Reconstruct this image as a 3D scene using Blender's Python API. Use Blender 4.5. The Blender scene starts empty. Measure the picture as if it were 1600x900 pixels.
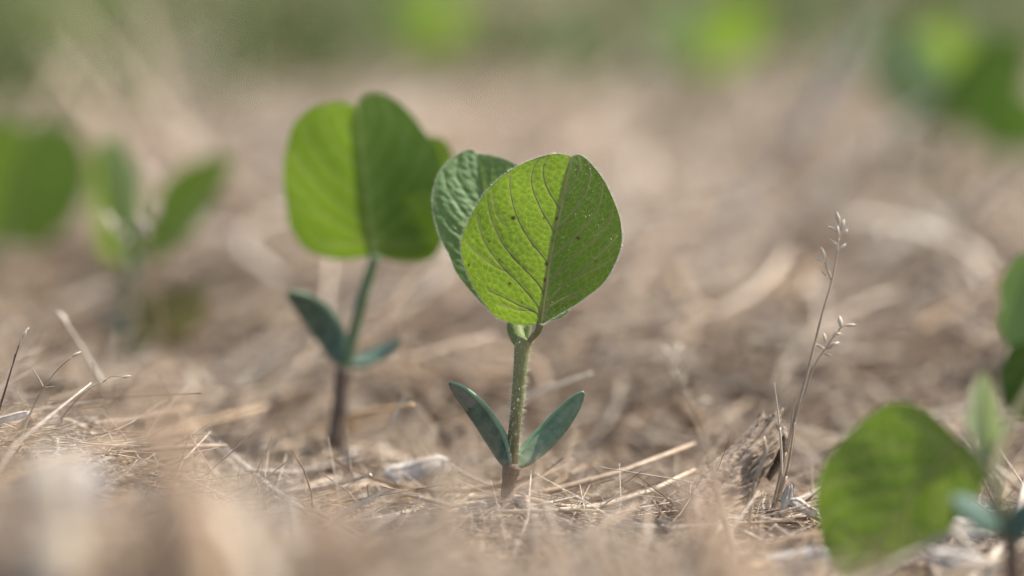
import bpy, math, random
import numpy as np
from mathutils import Vector, Matrix
R = math.radians
rng = np.random.default_rng(7)
random.seed(7)
S = 0.01                      # everything below is written in centimetres
sc = bpy.context.scene
COL = sc.collection

# ------------------------------------------------------------------ camera
D0 = 70.0; PITCH = R(8.2); FPX = 4000.0; CAMH = 15.72
cam_d = bpy.data.cameras.new('camera')
cam = bpy.data.objects.new('camera', cam_d); COL.objects.link(cam)
cam.location = (0, 0, CAMH*S); cam.rotation_euler = (math.pi/2-PITCH, 0, 0)
cam_d.sensor_width = 36; cam_d.lens = 90; cam_d.clip_start = 0.01; cam_d.clip_end = 1000
cam_d.dof.use_dof = True; cam_d.dof.focus_distance = D0*S; cam_d.dof.aperture_fstop = 2.5
cam_d.dof.aperture_blades = 9
sc.camera = cam

# ------------------------------------------------------------------ sky, sun, exposure
SUN_AZ, SUN_EL = R(64), R(54)         # azimuth clockwise from +Y (from the right, a little behind)
w = bpy.data.worlds.new("World"); sc.world = w; w.use_nodes = True
nt = w.node_tree; bg = nt.nodes['Background']
sky = nt.nodes.new('ShaderNodeTexSky'); sky.sky_type = 'NISHITA'; sky.sun_disc = False
sky.sun_elevation = SUN_EL; sky.sun_rotation = SUN_AZ; sky.dust_density = 2.5; sky.air_density = 1.0
nt.links.new(sky.outputs[0], bg.inputs[0]); bg.inputs[1].default_value = 0.11
sl = bpy.data.lights.new('sun', 'SUN'); sl.energy = 4.1; sl.angle = R(0.6); sl.color = (1, .95, .87)
so = bpy.data.objects.new('sun', sl); COL.objects.link(so)
sd = Vector((math.sin(SUN_AZ)*math.cos(SUN_EL), math.cos(SUN_AZ)*math.cos(SUN_EL), math.sin(SUN_EL)))
so.rotation_euler = sd.to_track_quat('Z', 'Y').to_euler(); so.location = sd*3
vs = sc.view_settings; vs.view_transform = 'Standard'; vs.look = 'None'; vs.gamma = 1; vs.exposure = 1.0
sc.cycles.use_denoising = True
sc.cycles.max_bounces = 8; sc.cycles.transmission_bounces = 6; sc.cycles.transparent_max_bounces = 8

# ------------------------------------------------------------------ helpers
FW = np.array([0, math.cos(PITCH), -math.sin(PITCH)]); UP = np.array([0, math.sin(PITCH), math.cos(PITCH)])
RT = np.array([1., 0, 0]); CP = np.array([0, 0, CAMH])
def P(px, py, d):
    """point (cm) seen at photo pixel px,py (1600x900) at depth d"""
    return CP + d*(FW + (px-800)/FPX*RT - (py-450)/FPX*UP)
def PP(lst, d, dd=None):
    n = len(lst)
    ds = [d]*n if np.isscalar(d) else list(np.interp(np.linspace(0, 1, n), np.linspace(0, 1, len(d)), d))
    return np.array([P(a[0], a[1], ds[i]) for i, a in enumerate(lst)])
def spline(pts, n):
    """Catmull-Rom resample of points to n samples"""
    p = np.asarray(pts, float)
    if len(p) == 2: return p[0]+(p[1]-p[0])*np.linspace(0, 1, n)[:, None]
    e = np.vstack([2*p[0]-p[1], p, 2*p[-1]-p[-2]])
    out = []
    K = 24
    for i in range(1, len(e)-2):
        t = np.linspace(0, 1, K, endpoint=False)[:, None]
        a, b, c, d = e[i-1], e[i], e[i+1], e[i+2]
        out.append(.5*((2*b)+(-a+c)*t+(2*a-5*b+4*c-d)*t**2+(-a+3*b-3*c+d)*t**3))
    out = np.vstack(out+[p[-1:]])
    L = np.concatenate([[0], np.cumsum(np.linalg.norm(np.diff(out, axis=0), axis=1))])
    q = np.linspace(0, L[-1], n)
    return np.stack([np.interp(q, L, out[:, k]) for k in range(p.shape[1])], 1)

def _h(ix, iy, seed):
    v = np.sin(ix*127.1+iy*311.7+seed*74.7)*43758.5453
    return v-np.floor(v)
def vnoise(x, y, seed=0):
    ix, iy = np.floor(x), np.floor(y); fx, fy = x-ix, y-iy
    fx = fx*fx*(3-2*fx); fy = fy*fy*(3-2*fy)
    a, b = _h(ix, iy, seed), _h(ix+1, iy, seed); c, d = _h(ix, iy+1, seed), _h(ix+1, iy+1, seed)
    return (a*(1-fx)+b*fx)*(1-fy)+(c*(1-fx)+d*fx)*fy*1.0
def voronoi(x, y, seed=0, jit=.9):
    ix, iy = np.floor(x), np.floor(y)
    f1 = np.full(x.shape, 9.); f2 = np.full(x.shape, 9.); cid = np.zeros(x.shape)
    for dx in (-1, 0, 1):
        for dy in (-1, 0, 1):
            cx, cy = ix+dx, iy+dy
            qx = cx+.5+jit*(_h(cx, cy, seed)-.5); qy = cy+.5+jit*(_h(cx, cy, seed+9)-.5)
            d = np.hypot(qx-x, qy-y); k = d < f1
            f2 = np.where(k, f1, np.minimum(f2, d)); f1 = np.where(k, d, f1); cid = np.where(k, _h(cx, cy, seed+3), cid)
    return f1, f2, cid

def new_mesh(name, V, F, attrs=None, smooth=True):
    V = np.asarray(V, float)*S
    me = bpy.data.meshes.new(name)
    if isinstance(F, np.ndarray):
        n, k = F.shape
        me.vertices.add(len(V)); me.vertices.foreach_set('co', V.ravel().astype(np.float32))
        me.loops.add(n*k); me.loops.foreach_set('vertex_index', F.ravel().astype(np.int32))
        me.polygons.add(n); me.polygons.foreach_set('loop_start', np.arange(0, n*k, k, dtype=np.int32))
        me.update(calc_edges=True)
    else:
        me.from_pydata(V.tolist(), [], [list(map(int, f)) for f in F]); me.update()
    if smooth: me.polygons.foreach_set('use_smooth', np.ones(len(me.polygons), bool))
    for k, a in (attrs or {}).items():
        a = np.asarray(a, np.float32)
        if a.ndim == 1:
            at = me.attributes.new(k, 'FLOAT', 'POINT'); at.data.foreach_set('value', a)
        else:
            at = me.attributes.new(k, 'FLOAT_COLOR', 'POINT')
            at.data.foreach_set('color', np.hstack([a[:, :3], np.ones((len(a), 1), np.float32)]).astype(np.float32).ravel())
    return me
def link(name, me, mat, parent=None, loc=(0, 0, 0)):
    o = bpy.data.objects.new(name, me); COL.objects.link(o)
    if mat and not me.materials: me.materials.append(mat)
    o.location = np.asarray(loc)*S
    if parent: o.parent = parent
    return o
def thing(name, label, cat, loc, group=None):
    o = bpy.data.objects.new(name, None); COL.objects.link(o); o.empty_display_size = .01
    o.location = np.asarray(loc, float)*S; tag(o, label, cat, group, 'thing'); return o
def tag(o, label=None, cat=None, group=None, kind=None):
    if label: o['label'] = label
    if cat: o['category'] = cat
    if group: o['group'] = group
    if kind: o['kind'] = kind
    return o
def tube_data(path, rad, ns=10, flat=1.0, up=(0, 0, 1), caps=True):
    path = np.asarray(path, float); n = len(path)
    rad = np.interp(np.linspace(0, 1, n), np.linspace(0, 1, len(rad)), rad) if not np.isscalar(rad) else np.full(n, rad)
    t = np.gradient(path, axis=0); t /= np.linalg.norm(t, axis=1)[:, None]+1e-12
    u = np.array(up, float)
    if abs(t[0] @ u) > .95: u = np.array([1., 0, 0])
    a = np.cross(t, u); a /= np.linalg.norm(a, axis=1)[:, None]+1e-9
    b = np.cross(a, t)
    ang = np.linspace(0, 2*np.pi, ns, endpoint=False)
    V = path[:, None, :]+rad[:, None, None]*(np.cos(ang)[None, :, None]*a[:, None, :]+flat*np.sin(ang)[None, :, None]*b[:, None, :])
    V = V.reshape(-1, 3); F = []
    for i in range(n-1):
        for j in range(ns):
            k = (j+1) % ns
            F.append((i*ns+j, i*ns+k, (i+1)*ns+k, (i+1)*ns+j))
    if caps:
        c0 = len(V); V = np.vstack([V, path[:1], path[-1:]])
        for j in range(ns):
            k = (j+1) % ns
            F.append((c0, k, j)); F.append((c0+1, (n-1)*ns+j, (n-1)*ns+k))
    return V, F
def tube(name, path, rad, mat, parent=None, origin=(0, 0, 0), **kw):
    V, F = tube_data(np.asarray(path)-np.asarray(origin), rad, **kw)
    return link(name, new_mesh(name, V, F), mat, parent)

# ------------------------------------------------------------------ materials
def mat(name, base=(.5, .5, .5), rough=.6, spec=.4):
    m = bpy.data.materials.new(name); m.use_nodes = True
    b = m.node_tree.nodes['Principled BSDF']
    b.inputs['Base Color'].default_value = (*base, 1); b.inputs['Roughness'].default_value = rough
    b.inputs['Specular IOR Level'].default_value = spec
    return m
def nn(m, t, **kw):
    n = m.node_tree.nodes.new(t)
    for k, v in kw.items(): setattr(n, k, v)
    return n
def lk(m, a, b): m.node_tree.links.new(a, b)
def mixc(m, fac, a, b, blend='MIX'):
    n = nn(m, 'ShaderNodeMix', data_type='RGBA', blend_type=blend)
    for i, v in ((0, fac), (6, a), (7, b)):
        if isinstance(v, (int, float)): n.inputs[i].default_value = v
        elif isinstance(v, tuple): n.inputs[i].default_value = (*v, 1)
        else: lk(m, v, n.inputs[i])
    return n.outputs[2]
def ramp(m, src, stops):
    n = nn(m, 'ShaderNodeValToRGB'); el = n.color_ramp.elements
    while len(el) < len(stops): el.new(.5)
    for e, (p, c) in zip(el, stops):
        e.position = p; e.color = (*c, 1) if len(c) == 3 else c
    lk(m, src, n.inputs[0]); return n.outputs[0]
def noise(m, scale, detail=4, vec=None, rough=.55):
    n = nn(m, 'ShaderNodeTexNoise'); n.inputs['Scale'].default_value = scale; n.inputs['Detail'].default_value = detail
    n.inputs['Roughness'].default_value = rough
    if vec is None: vec = nn(m, 'ShaderNodeTexCoord').outputs['Object']
    lk(m, vec, n.inputs['Vector']); return n.outputs['Fac']

def leaf_mat(name, dark, light, trans, tf=.5, vein=(.30, .36, .10), veinf=.7, netc=(.2, .3, .06), netf=.5, rough=.5, spec=.35, pubesc=.25):
    m = mat(name, dark, rough, spec); b = m.node_tree.nodes['Principled BSDF']; out = m.node_tree.nodes['Material Output']
    n1 = noise(m, 110, 5)
    base = mixc(m, n1, dark, light)
    def at(nm):
        a = nn(m, 'ShaderNodeAttribute'); a.attribute_name = nm; return a.outputs['Fac']
    net = nn(m, 'ShaderNodeMath', operation='MULTIPLY'); lk(m, at('net'), net.inputs[0]); net.inputs[1].default_value = netf
    ve = nn(m, 'ShaderNodeMath', operation='MULTIPLY'); lk(m, at('vein'), ve.inputs[0]); ve.inputs[1].default_value = veinf
    c = mixc(m, net.outputs[0], base, netc); c = mixc(m, ve.outputs[0], c, vein); c = mixc(m, at('spot'), c, (.10, .035, .02))
    lk(m, c, b.inputs['Base Color'])
    b.inputs['Sheen Weight'].default_value = pubesc; b.inputs['Sheen Roughness'].default_value = .5
    tr = nn(m, 'ShaderNodeBsdfTranslucent')
    t2 = mixc(m, n1, tuple(x*.66 for x in trans), trans); t2 = mixc(m, net.outputs[0], t2, tuple(min(1, x*1.45+.02) for x in trans))
    t2 = mixc(m, ve.outputs[0], t2, (.40, .43, .15)); t2 = mixc(m, at('spot'), t2, (.03, .01, .005))
    lk(m, t2, tr.inputs['Color'])
    mx = nn(m, 'ShaderNodeMixShader'); mx.inputs[0].default_value = tf
    lk(m, b.outputs[0], mx.inputs[1]); lk(m, tr.outputs[0], mx.inputs[2]); lk(m, mx.outputs[0], out.inputs['Surface'])
    bp = nn(m, 'ShaderNodeBump'); bp.inputs['Strength'].default_value = .25; bp.inputs['Distance'].default_value = .0004
    lk(m, noise(m, 900, 3), bp.inputs['Height']); lk(m, bp.outputs[0], b.inputs['Normal'])
    return m
M_UNDER = leaf_mat('leaf_underside', (.048, .105, .022), (.078, .145, .036), (.27, .41, .024), .56, vein=(.24, .25, .10), netf=.6, netc=(.14, .24, .05))
M_UPPER = leaf_mat('leaf_upper_side', (.095, .18, .06), (.145, .24, .09), (.24, .38, .04), .32, vein=(.10, .20, .07), veinf=.4, netf=.12, netc=(.13, .24, .11), rough=.6, spec=.4, pubesc=.2)
M_FAR = leaf_mat('leaf_far', (.038, .10, .012), (.060, .135, .02), (.25, .40, .020), .54, veinf=.5, netf=.2)
M_NEAR = leaf_mat('leaf_mid_green', (.04, .095, .02), (.075, .13, .035), (.20, .31, .022), .5, vein=(.2, .24, .08), netf=.6)
M_DEEP = leaf_mat('leaf_deep_and_shaded_green', (.018, .055, .010), (.032, .078, .016), (.06, .13, .015), .4, veinf=.3, netf=.1, spec=.15, pubesc=.0)
M_PALE = leaf_mat('leaf_pale_bud', (.30, .38, .18), (.38, .45, .24), (.4, .5, .18), .4, veinf=.3, netf=.1)

def plain(name, c1, c2, scale=60, rough=.6, spec=.4, bump=.3, stretch=None, bdist=.0006):
    m = mat(name, c1, rough, spec); b = m.node_tree.nodes['Principled BSDF']
    vec = None
    if stretch:
        mp = nn(m, 'ShaderNodeMapping'); mp.inputs['Scale'].default_value = stretch
        lk(m, nn(m, 'ShaderNodeTexCoord').outputs['Object'], mp.inputs['Vector']); vec = mp.outputs[0]
    n = noise(m, scale, 6, vec, .65)
    lk(m, ramp(m, n, [(.3, c1), (.7, c2)]), b.inputs['Base Color'])
    bp = nn(m, 'ShaderNodeBump'); bp.inputs['Strength'].default_value = bump; bp.inputs['Distance'].default_value = bdist
    lk(m, noise(m, scale*3, 4, vec), bp.inputs['Height']); lk(m, bp.outputs[0], b.inputs['Normal'])
    return m
M_COT = plain('cotyledon_blue_green', (.025, .065, .045), (.10, .165, .115), 330, .42, .4, .15)
M_COT2 = plain('cotyledon_grey_green', (.08, .145, .075), (.22, .30, .19), 330, .5, .4, .15)
M_COTP = plain('cotyledon_pale_margin', (.13, .24, .13), (.22, .33, .20), 160, .45, .4, .15)
M_REFLECT = plain('cotyledon_painted_reflection', (.10, .15, .13), (.24, .22, .18), 120, .6, .3, .5)  # reflected light painted as a greyish patch on the left seed leaf
for _mm in (M_COT, M_COT2):
    _mm.node_tree.nodes['Principled BSDF'].inputs['Sheen Weight'].default_value = .1
M_STEM_G = plain('stem_green', (.13, .13, .055), (.23, .21, .11), 150, .55, .3, .3, (1, 1, .25))
M_STEM1 = plain('stem_olive_fading_down_to_brown', (.19, .20, .075), (.29, .29, .13), 150, .55, .3, .3, (1, 1, .25))
_b = M_STEM1.node_tree.nodes['Principled BSDF']; _src = _b.inputs['Base Color'].links[0].from_socket
_x = nn(M_STEM1, 'ShaderNodeSeparateXYZ'); lk(M_STEM1, nn(M_STEM1, 'ShaderNodeTexCoord').outputs['Object'], _x.inputs[0])
_m = nn(M_STEM1, 'ShaderNodeMapRange'); lk(M_STEM1, _x.outputs[2], _m.inputs[0]); _m.inputs[1].default_value = .012; _m.inputs[2].default_value = .036
lk(M_STEM1, mixc(M_STEM1, _m.outputs[0], mixc(M_STEM1, 1.0, _src, (.50, .42, .42), 'MULTIPLY'), _src), _b.inputs['Base Color'])
M_MOSS = plain('young_petiole_green', (.10, .14, .03), (.19, .23, .08), 220, .6, .3, .5)
M_STEM_T = plain('stem_teal', (.075, .13, .055), (.14, .19, .09), 150, .55, .3, .3)
M_HYPO = plain('hypocotyl_brown', (.085, .06, .045), (.23, .17, .125), 260, .8, .15, .8, (1, 1, .4), .001)
M_HAIR = mat('plant_hair', (.62, .62, .48), .4, .5)
M_DRY = plain('dry_grass', (.30, .22, .14), (.48, .38, .27), 150, .55, .4, .2)
M_DRYP = plain('dry_grass_pale', (.46, .38, .28), (.66, .58, .46), 150, .5, .4, .2)
M_TAN = plain('straw_tan', (.26, .17, .10), (.44, .32, .21), 90, .5, .4, .3, (1, 1, .15))
M_SEED = plain('dark_tip', (.06, .035, .025), (.12, .07, .05), 200, .6)

def vcol_mat(name, rough=.55, spec=.4, tr=.0):
    m = mat(name, (.4, .3, .2), rough, spec); b = m.node_tree.nodes['Principled BSDF']
    a = nn(m, 'ShaderNodeAttribute'); a.attribute_name = 'col'
    n = noise(m, 420, 5, None, .7)
    c = mixc(m, 1.0, a.outputs['Color'], ramp(m, n, [(.32, (.62, .60, .58)), (.68, (1.22, 1.22, 1.22))]), 'MULTIPLY')
    lk(m, c, b.inputs['Base Color'])
    bp = nn(m, 'ShaderNodeBump'); bp.inputs['Strength'].default_value = .4; bp.inputs['Distance'].default_value = .0004
    lk(m, noise(m, 1100, 3), bp.inputs['Height']); lk(m, bp.outputs[0], b.inputs['Normal'])
    if tr:
        t = nn(m, 'ShaderNodeBsdfTranslucent'); lk(m, c, t.inputs['Color']); mx = nn(m, 'ShaderNodeMixShader'); mx.inputs[0].default_value = tr
        lk(m, b.outputs[0], mx.inputs[1]); lk(m, t.outputs[0], mx.inputs[2]); lk(m, mx.outputs[0], m.node_tree.nodes['Material Output'].inputs['Surface'])
    return m
M_STRAW = vcol_mat('straw', .5, .45, .18)
M_GRASS = vcol_mat('green_weed_blades', .5, .4, .4)

# ------------------------------------------------------------------ terrain
ANCH = []      # (x, y, z, radius): ground passes through these points
def anchor(px, py, d, r=2.5):
    p = P(px, py, d); ANCH.append((p[0], p[1], p[2], r)); return p
B1 = anchor(790, 782, 70, 2.6)
B2 = anchor(523, 700, 76.6, 3)
B3 = anchor(203, 610, 93.5, 6)
B4 = P(-55, 610, 98); B4[2] = 0.3; ANCH.append((*B4, 3))
B5 = anchor(1588, 945, 61, 2.0)
BW = anchor(1150, 815, 69.5, 2.2)
BL = anchor(60, 700, 70, 4)
def T(x, y):
    x = np.asarray(x, float); y = np.asarray(y, float)
    z = 1.1*(vnoise(x/9, y/9, 1)-.5)+.7*(vnoise(x/3.6, y/3.6, 2)-.5)+.35*(vnoise(x/1.4, y/1.4, 3)-.5)
    z = z*.7-.25-.95/(1+np.exp((y-84)/4))/(1+np.exp(-(x+12)/.8))-.5*np.exp(-((y-60)/6)**2)/(1+np.exp(-(x-6)/1.5))
    z = z+3.0*(vnoise(x/45+7, y/60, 4)-.5)*np.clip((y-95)/60, 0, 1)+3.2*(vnoise(x/13+3, y/15, 14)-.5)*np.clip((y-82)/25, 0, 1)
    # ridge of matted residue close to the camera, left and middle
    m = np.exp(-((y-49)/6.5)**2)*1/(1+np.exp((x-3.6)/1.1))
    z = z+m*(2.6+.9*np.clip(-x/9, -1, 1.2)+1.0*(vnoise(x/3.3, y/5, 5)-.5))
    z = z+1.7*np.exp(-((y-69)/5)**2)/(1+np.exp((x+12.6)/.6))-.45*np.exp(-((y-72)/7)**2)/(1+np.exp(-(x+9)/1))
    z = z-.55*np.exp(-(((x-B1[0]+.55)/.55)**2+((y-B1[1]+.1)/.9)**2))*0
    for ax, ay, az, r in ANCH:
        k = np.exp(-(((x-ax)**2+(y-ay)**2)/(r*r)))
        z = z*(1-k)+az*k
    return z

def axis(a, b, step, far, n):
    c = np.arange(a, b, step)
    g = np.geomspace(step, far, n)
    return np.concatenate([a-g[::-1], c, b+g])
xs = axis(-45, 45, .6, 30000, 60)
ys = np.concatenate([-np.geomspace(1, 30000, 30)[::-1]+30, np.arange(30, 150, .6), 150+np.geomspace(.7, 60000, 170)])
X, Y = np.meshgrid(xs, ys); Z = T(X, Y)
far_k = np.clip((np.hypot(X, Y)-400)/600, 0, 1); Z = Z*(1-far_k)-.4*far_k-.25
nx, ny = len(xs), len(ys)
ii = (np.arange(ny-1)[:, None]*nx+np.arange(nx-1)[None]).ravel()
F = np.stack([ii, ii+1, ii+1+nx, ii+nx], 1)
M_SOIL = mat('mulched_soil', (.2, .15, .1), .9, .15); b = M_SOIL.node_tree.nodes['Principled BSDF']
g = ramp(M_SOIL, noise(M_SOIL, 60, 8, None, .7), [(.30, (.12, .085, .06)), (.5, (.32, .24, .17)), (.72, (.52, .41, .30))])
patch = ramp(M_SOIL, noise(M_SOIL, 1.1, 4), [(.42, (0, 0, 0)), (.62, (1, 1, 1))])
dist = nn(M_SOIL, 'ShaderNodeSeparateXYZ'); lk(M_SOIL, nn(M_SOIL, 'ShaderNodeTexCoord').outputs['Object'], dist.inputs[0])
mr = nn(M_SOIL, 'ShaderNodeMapRange'); lk(M_SOIL, dist.outputs[1], mr.inputs[0]); mr.inputs[1].default_value = 1.8; mr.inputs[2].default_value = 4
mu = nn(M_SOIL, 'ShaderNodeMath', operation='MULTIPLY'); lk(M_SOIL, patch, mu.inputs[0]); lk(M_SOIL, mr.outputs[0], mu.inputs[1])
lk(M_SOIL, mixc(M_SOIL, mu.outputs[0], g, (.12, .14, .05)), b.inputs['Base Color'])
bp = nn(M_SOIL, 'ShaderNodeBump'); bp.inputs['Strength'].default_value = .8; bp.inputs['Distance'].default_value = .003
lk(M_SOIL, noise(M_SOIL, 160, 8, None, .7), bp.inputs['Height']); lk(M_SOIL, bp.outputs[0], b.inputs['Normal'])
tag(link('ground', new_mesh('ground', np.stack([X, Y, Z], 2).reshape(-1, 3), F), M_SOIL), 'brown soil of the field under the straw residue', kind='structure')

# ------------------------------------------------------------------ straw
PAL = np.array([(.42, .31, .215), (.52, .41, .30), (.64, .55, .45), (.38, .32, .265), (.22, .15, .10), (.47, .33, .20), (.56, .49, .42), (.33, .24, .17)])
PALW = np.array([.25, .22, .10, .13, .07, .09, .06, .08])
def straws(name, cx, cy, L, W, k=6, ns=4, flat=.45, pit=.10, curl=.35, lift=.6, az=None, colscale=1., zabs=None, label=None, pal=PAL, palw=PALW, material=None, taper=.35, kind='stuff', azs=None):
    az = rng.uniform(0, math.tau, len(cx)) if az is None else az
    pitch = rng.normal(0, pit, len(cx)) if np.isscalar(pit) else pit
    keep = np.ones(len(cx), bool)         # leave the seedling's foot open: a dark hollow to its left
    for bx0, by0, rr in ((B1[0]-.45, B1[1]-.2, 1.15), (B1[0]+.2, B1[1]-.7, .9), (B2[0]-.5, B2[1]-1, 1.6)):
        keep &= ((cx-bx0)**2+((cy-by0)*.6)**2) > rr*rr
    cx, cy, L, W, az, pitch = cx[keep], cy[keep], L[keep], W[keep], az[keep], pitch[keep]; n = len(cx)
    t = np.linspace(-.5, .5, k)[None, :]
    bx = rng.normal(0, curl, n)[:, None]; bz = rng.normal(0, curl*.5, n)[:, None]; b3 = rng.normal(0, curl*1.6, n)[:, None]
    u = t*L[:, None]; v = (bx*(t**2-.08)*2+b3*t**3)*L[:, None]
    ca, sa = np.cos(az)[:, None], np.sin(az)[:, None]; cp, sp = np.cos(pitch)[:, None], np.sin(pitch)[:, None]
    px = cx[:, None]+ca*u*cp-sa*v; py = cy[:, None]+sa*u*cp+ca*v
    g0 = T(px, py)
    near = np.zeros(n)
    for ax, ay, az_, r_ in ANCH: near = np.maximum(near, np.exp(-((cx-ax)**2+(cy-ay+.8)**2)/(r_*r_*1.1)))
    if zabs is None:
        zc = T(cx, cy)+np.abs(rng.normal(0, lift, n))*(1-.85*near)*(1-.6*(cy < 84)*(cx > -12)); pitch = pitch*(1-.8*near); sp = np.sin(pitch)[:, None]; bz = bz*(1-.8*near[:, None])
        pz = zc[:, None]+u*sp+bz*(t**2)*L[:, None]*1.4
        pz = np.maximum(pz, g0+W[:, None]*.2)
    else:
        pz = zabs[:, None]+u*sp+bz*(t**2)*L[:, None]; pz = np.maximum(pz, g0-.3)
    path = np.stack([px, py, pz], 2)
    tg = np.gradient(path, axis=1); tg /= np.linalg.norm(tg, axis=2)[..., None]+1e-9
    roll = rng.uniform(-.9, .9, n)
    ref = np.stack([np.sin(roll)*-np.sin(az), np.sin(roll)*np.cos(az), np.cos(roll)], 1)[:, None, :]+np.zeros_like(path)
    hz = np.abs((tg*ref).sum(2)) > .93
    ref[hz] = (0.6, 0.8, 0)
    a = np.cross(tg, ref); a /= np.linalg.norm(a, axis=2)[..., None]+1e-9; bb = np.cross(a, tg)
    rr = (W[:, None]*.5*(1-taper*np.abs(t*2)**3))
    ang = np.linspace(0, math.tau, ns, endpoint=False)+.3
    V = path[:, :, None, :]+rr[:, :, None, None]*(np.cos(ang)[None, None, :, None]*a[:, :, None, :]+flat*np.sin(ang)[None, None, :, None]*bb[:, :, None, :])
    V = V.reshape(-1, 3)
    i = np.arange(k-1)[:, None]*ns+np.arange(ns)[None]; i2 = np.arange(k-1)[:, None]*ns+(np.arange(ns)[None]+1) % ns
    f = np.stack([i, i2, i2+ns, i+ns], 2).reshape(-1, 4)
    if ns == 4: f = np.vstack([f, [[3, 2, 1, 0], [(k-1)*ns, (k-1)*ns+1, (k-1)*ns+2, (k-1)*ns+3]]])
    Fa = (np.arange(n)[:, None, None]*(k*ns)+f[None]).reshape(-1, 4)
    ci = rng.choice(len(pal), n, p=palw/palw.sum())
    c = pal[ci]*rng.uniform(.80, 1.25, n)[:, None]*np.array([1.05, 1.06, 1.045])*colscale
    c = np.repeat(c, k*ns, axis=0)
    o = link(name, new_mesh(name, V, Fa, {'col': np.clip(c, 0, .85)}, smooth=(ns > 4)), material or M_STRAW)
    tag(o, label or 'matted dry straw and crop residue lying over the ground', kind=kind); return o

def region(n, y0, y1, pw=1.0, xm=.36, x0=None, x1=None):
    y = y0+(y1-y0)*rng.random(n)**pw
    if x0 is None: x = rng.uniform(-1, 1, n)*(y*xm*.78+5)
    else: x = rng.uniform(x0, x1, n)
    return x, y
def mixaz(n, spread=.45, share=.6):
    """most residue lies across the view (the way the crop was rolled)"""
    a = rng.uniform(0, math.tau, n); k = rng.random(n) < share
    return np.where(k, rng.normal(0, spread, n), a)
# bed of short chopped bits, then stalks, then fine fibres
x, y = region(15000, 40, 118, 1.2); n = len(x)
straws('chopped_residue', x, y, rng.uniform(.6, 3.0, n), rng.uniform(.07, .30, n), k=4, flat=.3, pit=.16, lift=.35, az=mixaz(n, .6, .4), label='chopped bits of straw bedded on the soil around the seedlings')
x, y = region(6500, 40, 125, 1.25); n = len(x)
kk = ~((y > 61) & (y < 79) & (rng.random(n) < np.where(x < -8, .93, .6))); x, y = x[kk], y[kk]; n = len(x)
straws('straw_stalks', x, y, rng.gamma(4, 1.6, n)+2, rng.uniform(.08, .32, n), k=7, flat=.6, pit=.09, lift=.8, curl=.42, az=mixaz(n, .7, .45), label='long tan straw stalks lying across each other between the seedlings')
x, y = region(13000, 42, 112, 1.15); n = len(x)
straws('straw_fibres', x, y, rng.uniform(1.5, 7, n), rng.uniform(.02, .065, n), k=8, ns=3, flat=.8, pit=.22, lift=.8, curl=.9, label='fine curled straw fibres tangled over the mulch')
x, y = region(13000, 110, 330, 1.35); n = len(x)
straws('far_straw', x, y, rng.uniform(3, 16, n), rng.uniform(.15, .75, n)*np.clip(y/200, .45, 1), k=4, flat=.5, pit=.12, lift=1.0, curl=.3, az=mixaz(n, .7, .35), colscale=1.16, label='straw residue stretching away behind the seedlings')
x, y = region(2600, 80, 240, 1.2); n = len(x)
k = vnoise(x/7+2, y/9, 21) > .48; x, y = x[k], y[k]; n = len(x)
straws('raised_straw', x, y, rng.uniform(5, 17, n), rng.uniform(.10, .5, n)*np.clip(y/110, .7, 1.6), k=7, flat=.5, pit=np.clip(rng.normal(.25, .28, n), -.6, .6), lift=1.3, curl=.45, colscale=1.1, az=np.where(rng.random(n) < .6, rng.normal(.5, .5, n), rng.uniform(0, math.tau, n)), label='raised tangled clumps of straw standing off the ground behind the seedlings')
x, y = region(1400, 78, 200, 1.0); n = len(x)
straws('husk_flakes', x, y, rng.uniform(1.5, 4.5, n), rng.uniform(.3, .8, n), k=5, flat=.12, pit=.35, lift=1.0, curl=.5, pal=np.array([(.50, .42, .34), (.44, .36, .27), (.20, .14, .09), (.36, .26, .17)]), palw=np.array([.3, .3, .2, .2]), label='broad pale and brown husks scattered among the straw behind the seedlings')
x, y = region(6000, 320, 1100, 1.4); n = len(x)
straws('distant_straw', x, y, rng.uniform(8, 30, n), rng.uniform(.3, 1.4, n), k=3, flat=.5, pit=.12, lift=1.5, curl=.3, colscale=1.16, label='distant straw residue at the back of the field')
x, y = region(9000, 58, 84, 1.0); n = len(x)
straws('crumpled_fibres', x, y, rng.uniform(.8, 4, n), rng.uniform(.02, .09, n), k=8, ns=3, flat=.5, pit=.25, lift=.6, curl=1.3, colscale=1.08, label='short crumpled fibres and chaff matted around the sharp seedling')
# upright wisps on the near ridge (out of focus in the foreground)
x, y = region(1500, 40, 57, 1, x0=-14, x1=4.2); n = len(x)
straws('ridge_wisps', x, y, rng.uniform(1.5, 4.5, n), rng.uniform(.03, .22, n), k=6, flat=.5, pit=rng.normal(.4, .45, n), lift=.8, curl=.5, label='loose straw wisps standing on the near residue ridge')
x, y = region(420, 50, 62, 1, x0=.6, x1=5.6); n = len(x)
straws('veil_wisps', x, y, rng.uniform(3, 7, n), rng.uniform(.03, .12, n), k=7, flat=.6, pit=rng.normal(.9, .35, n), lift=1.0, curl=.5, label='loose blurred straw wisps standing in front of the ground right of the sharp seedling')
x, y = region(900, 46, 61, 1, x0=-13.5, x1=-2.5); n = len(x)
straws('veil_wisps', x, y, rng.uniform(2.5, 6, n), rng.uniform(.03, .16, n), k=7, flat=.6, pit=rng.normal(.7, .4, n), lift=1.2, curl=.5, label='loose blurred straw wisps standing in the left foreground')
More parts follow.
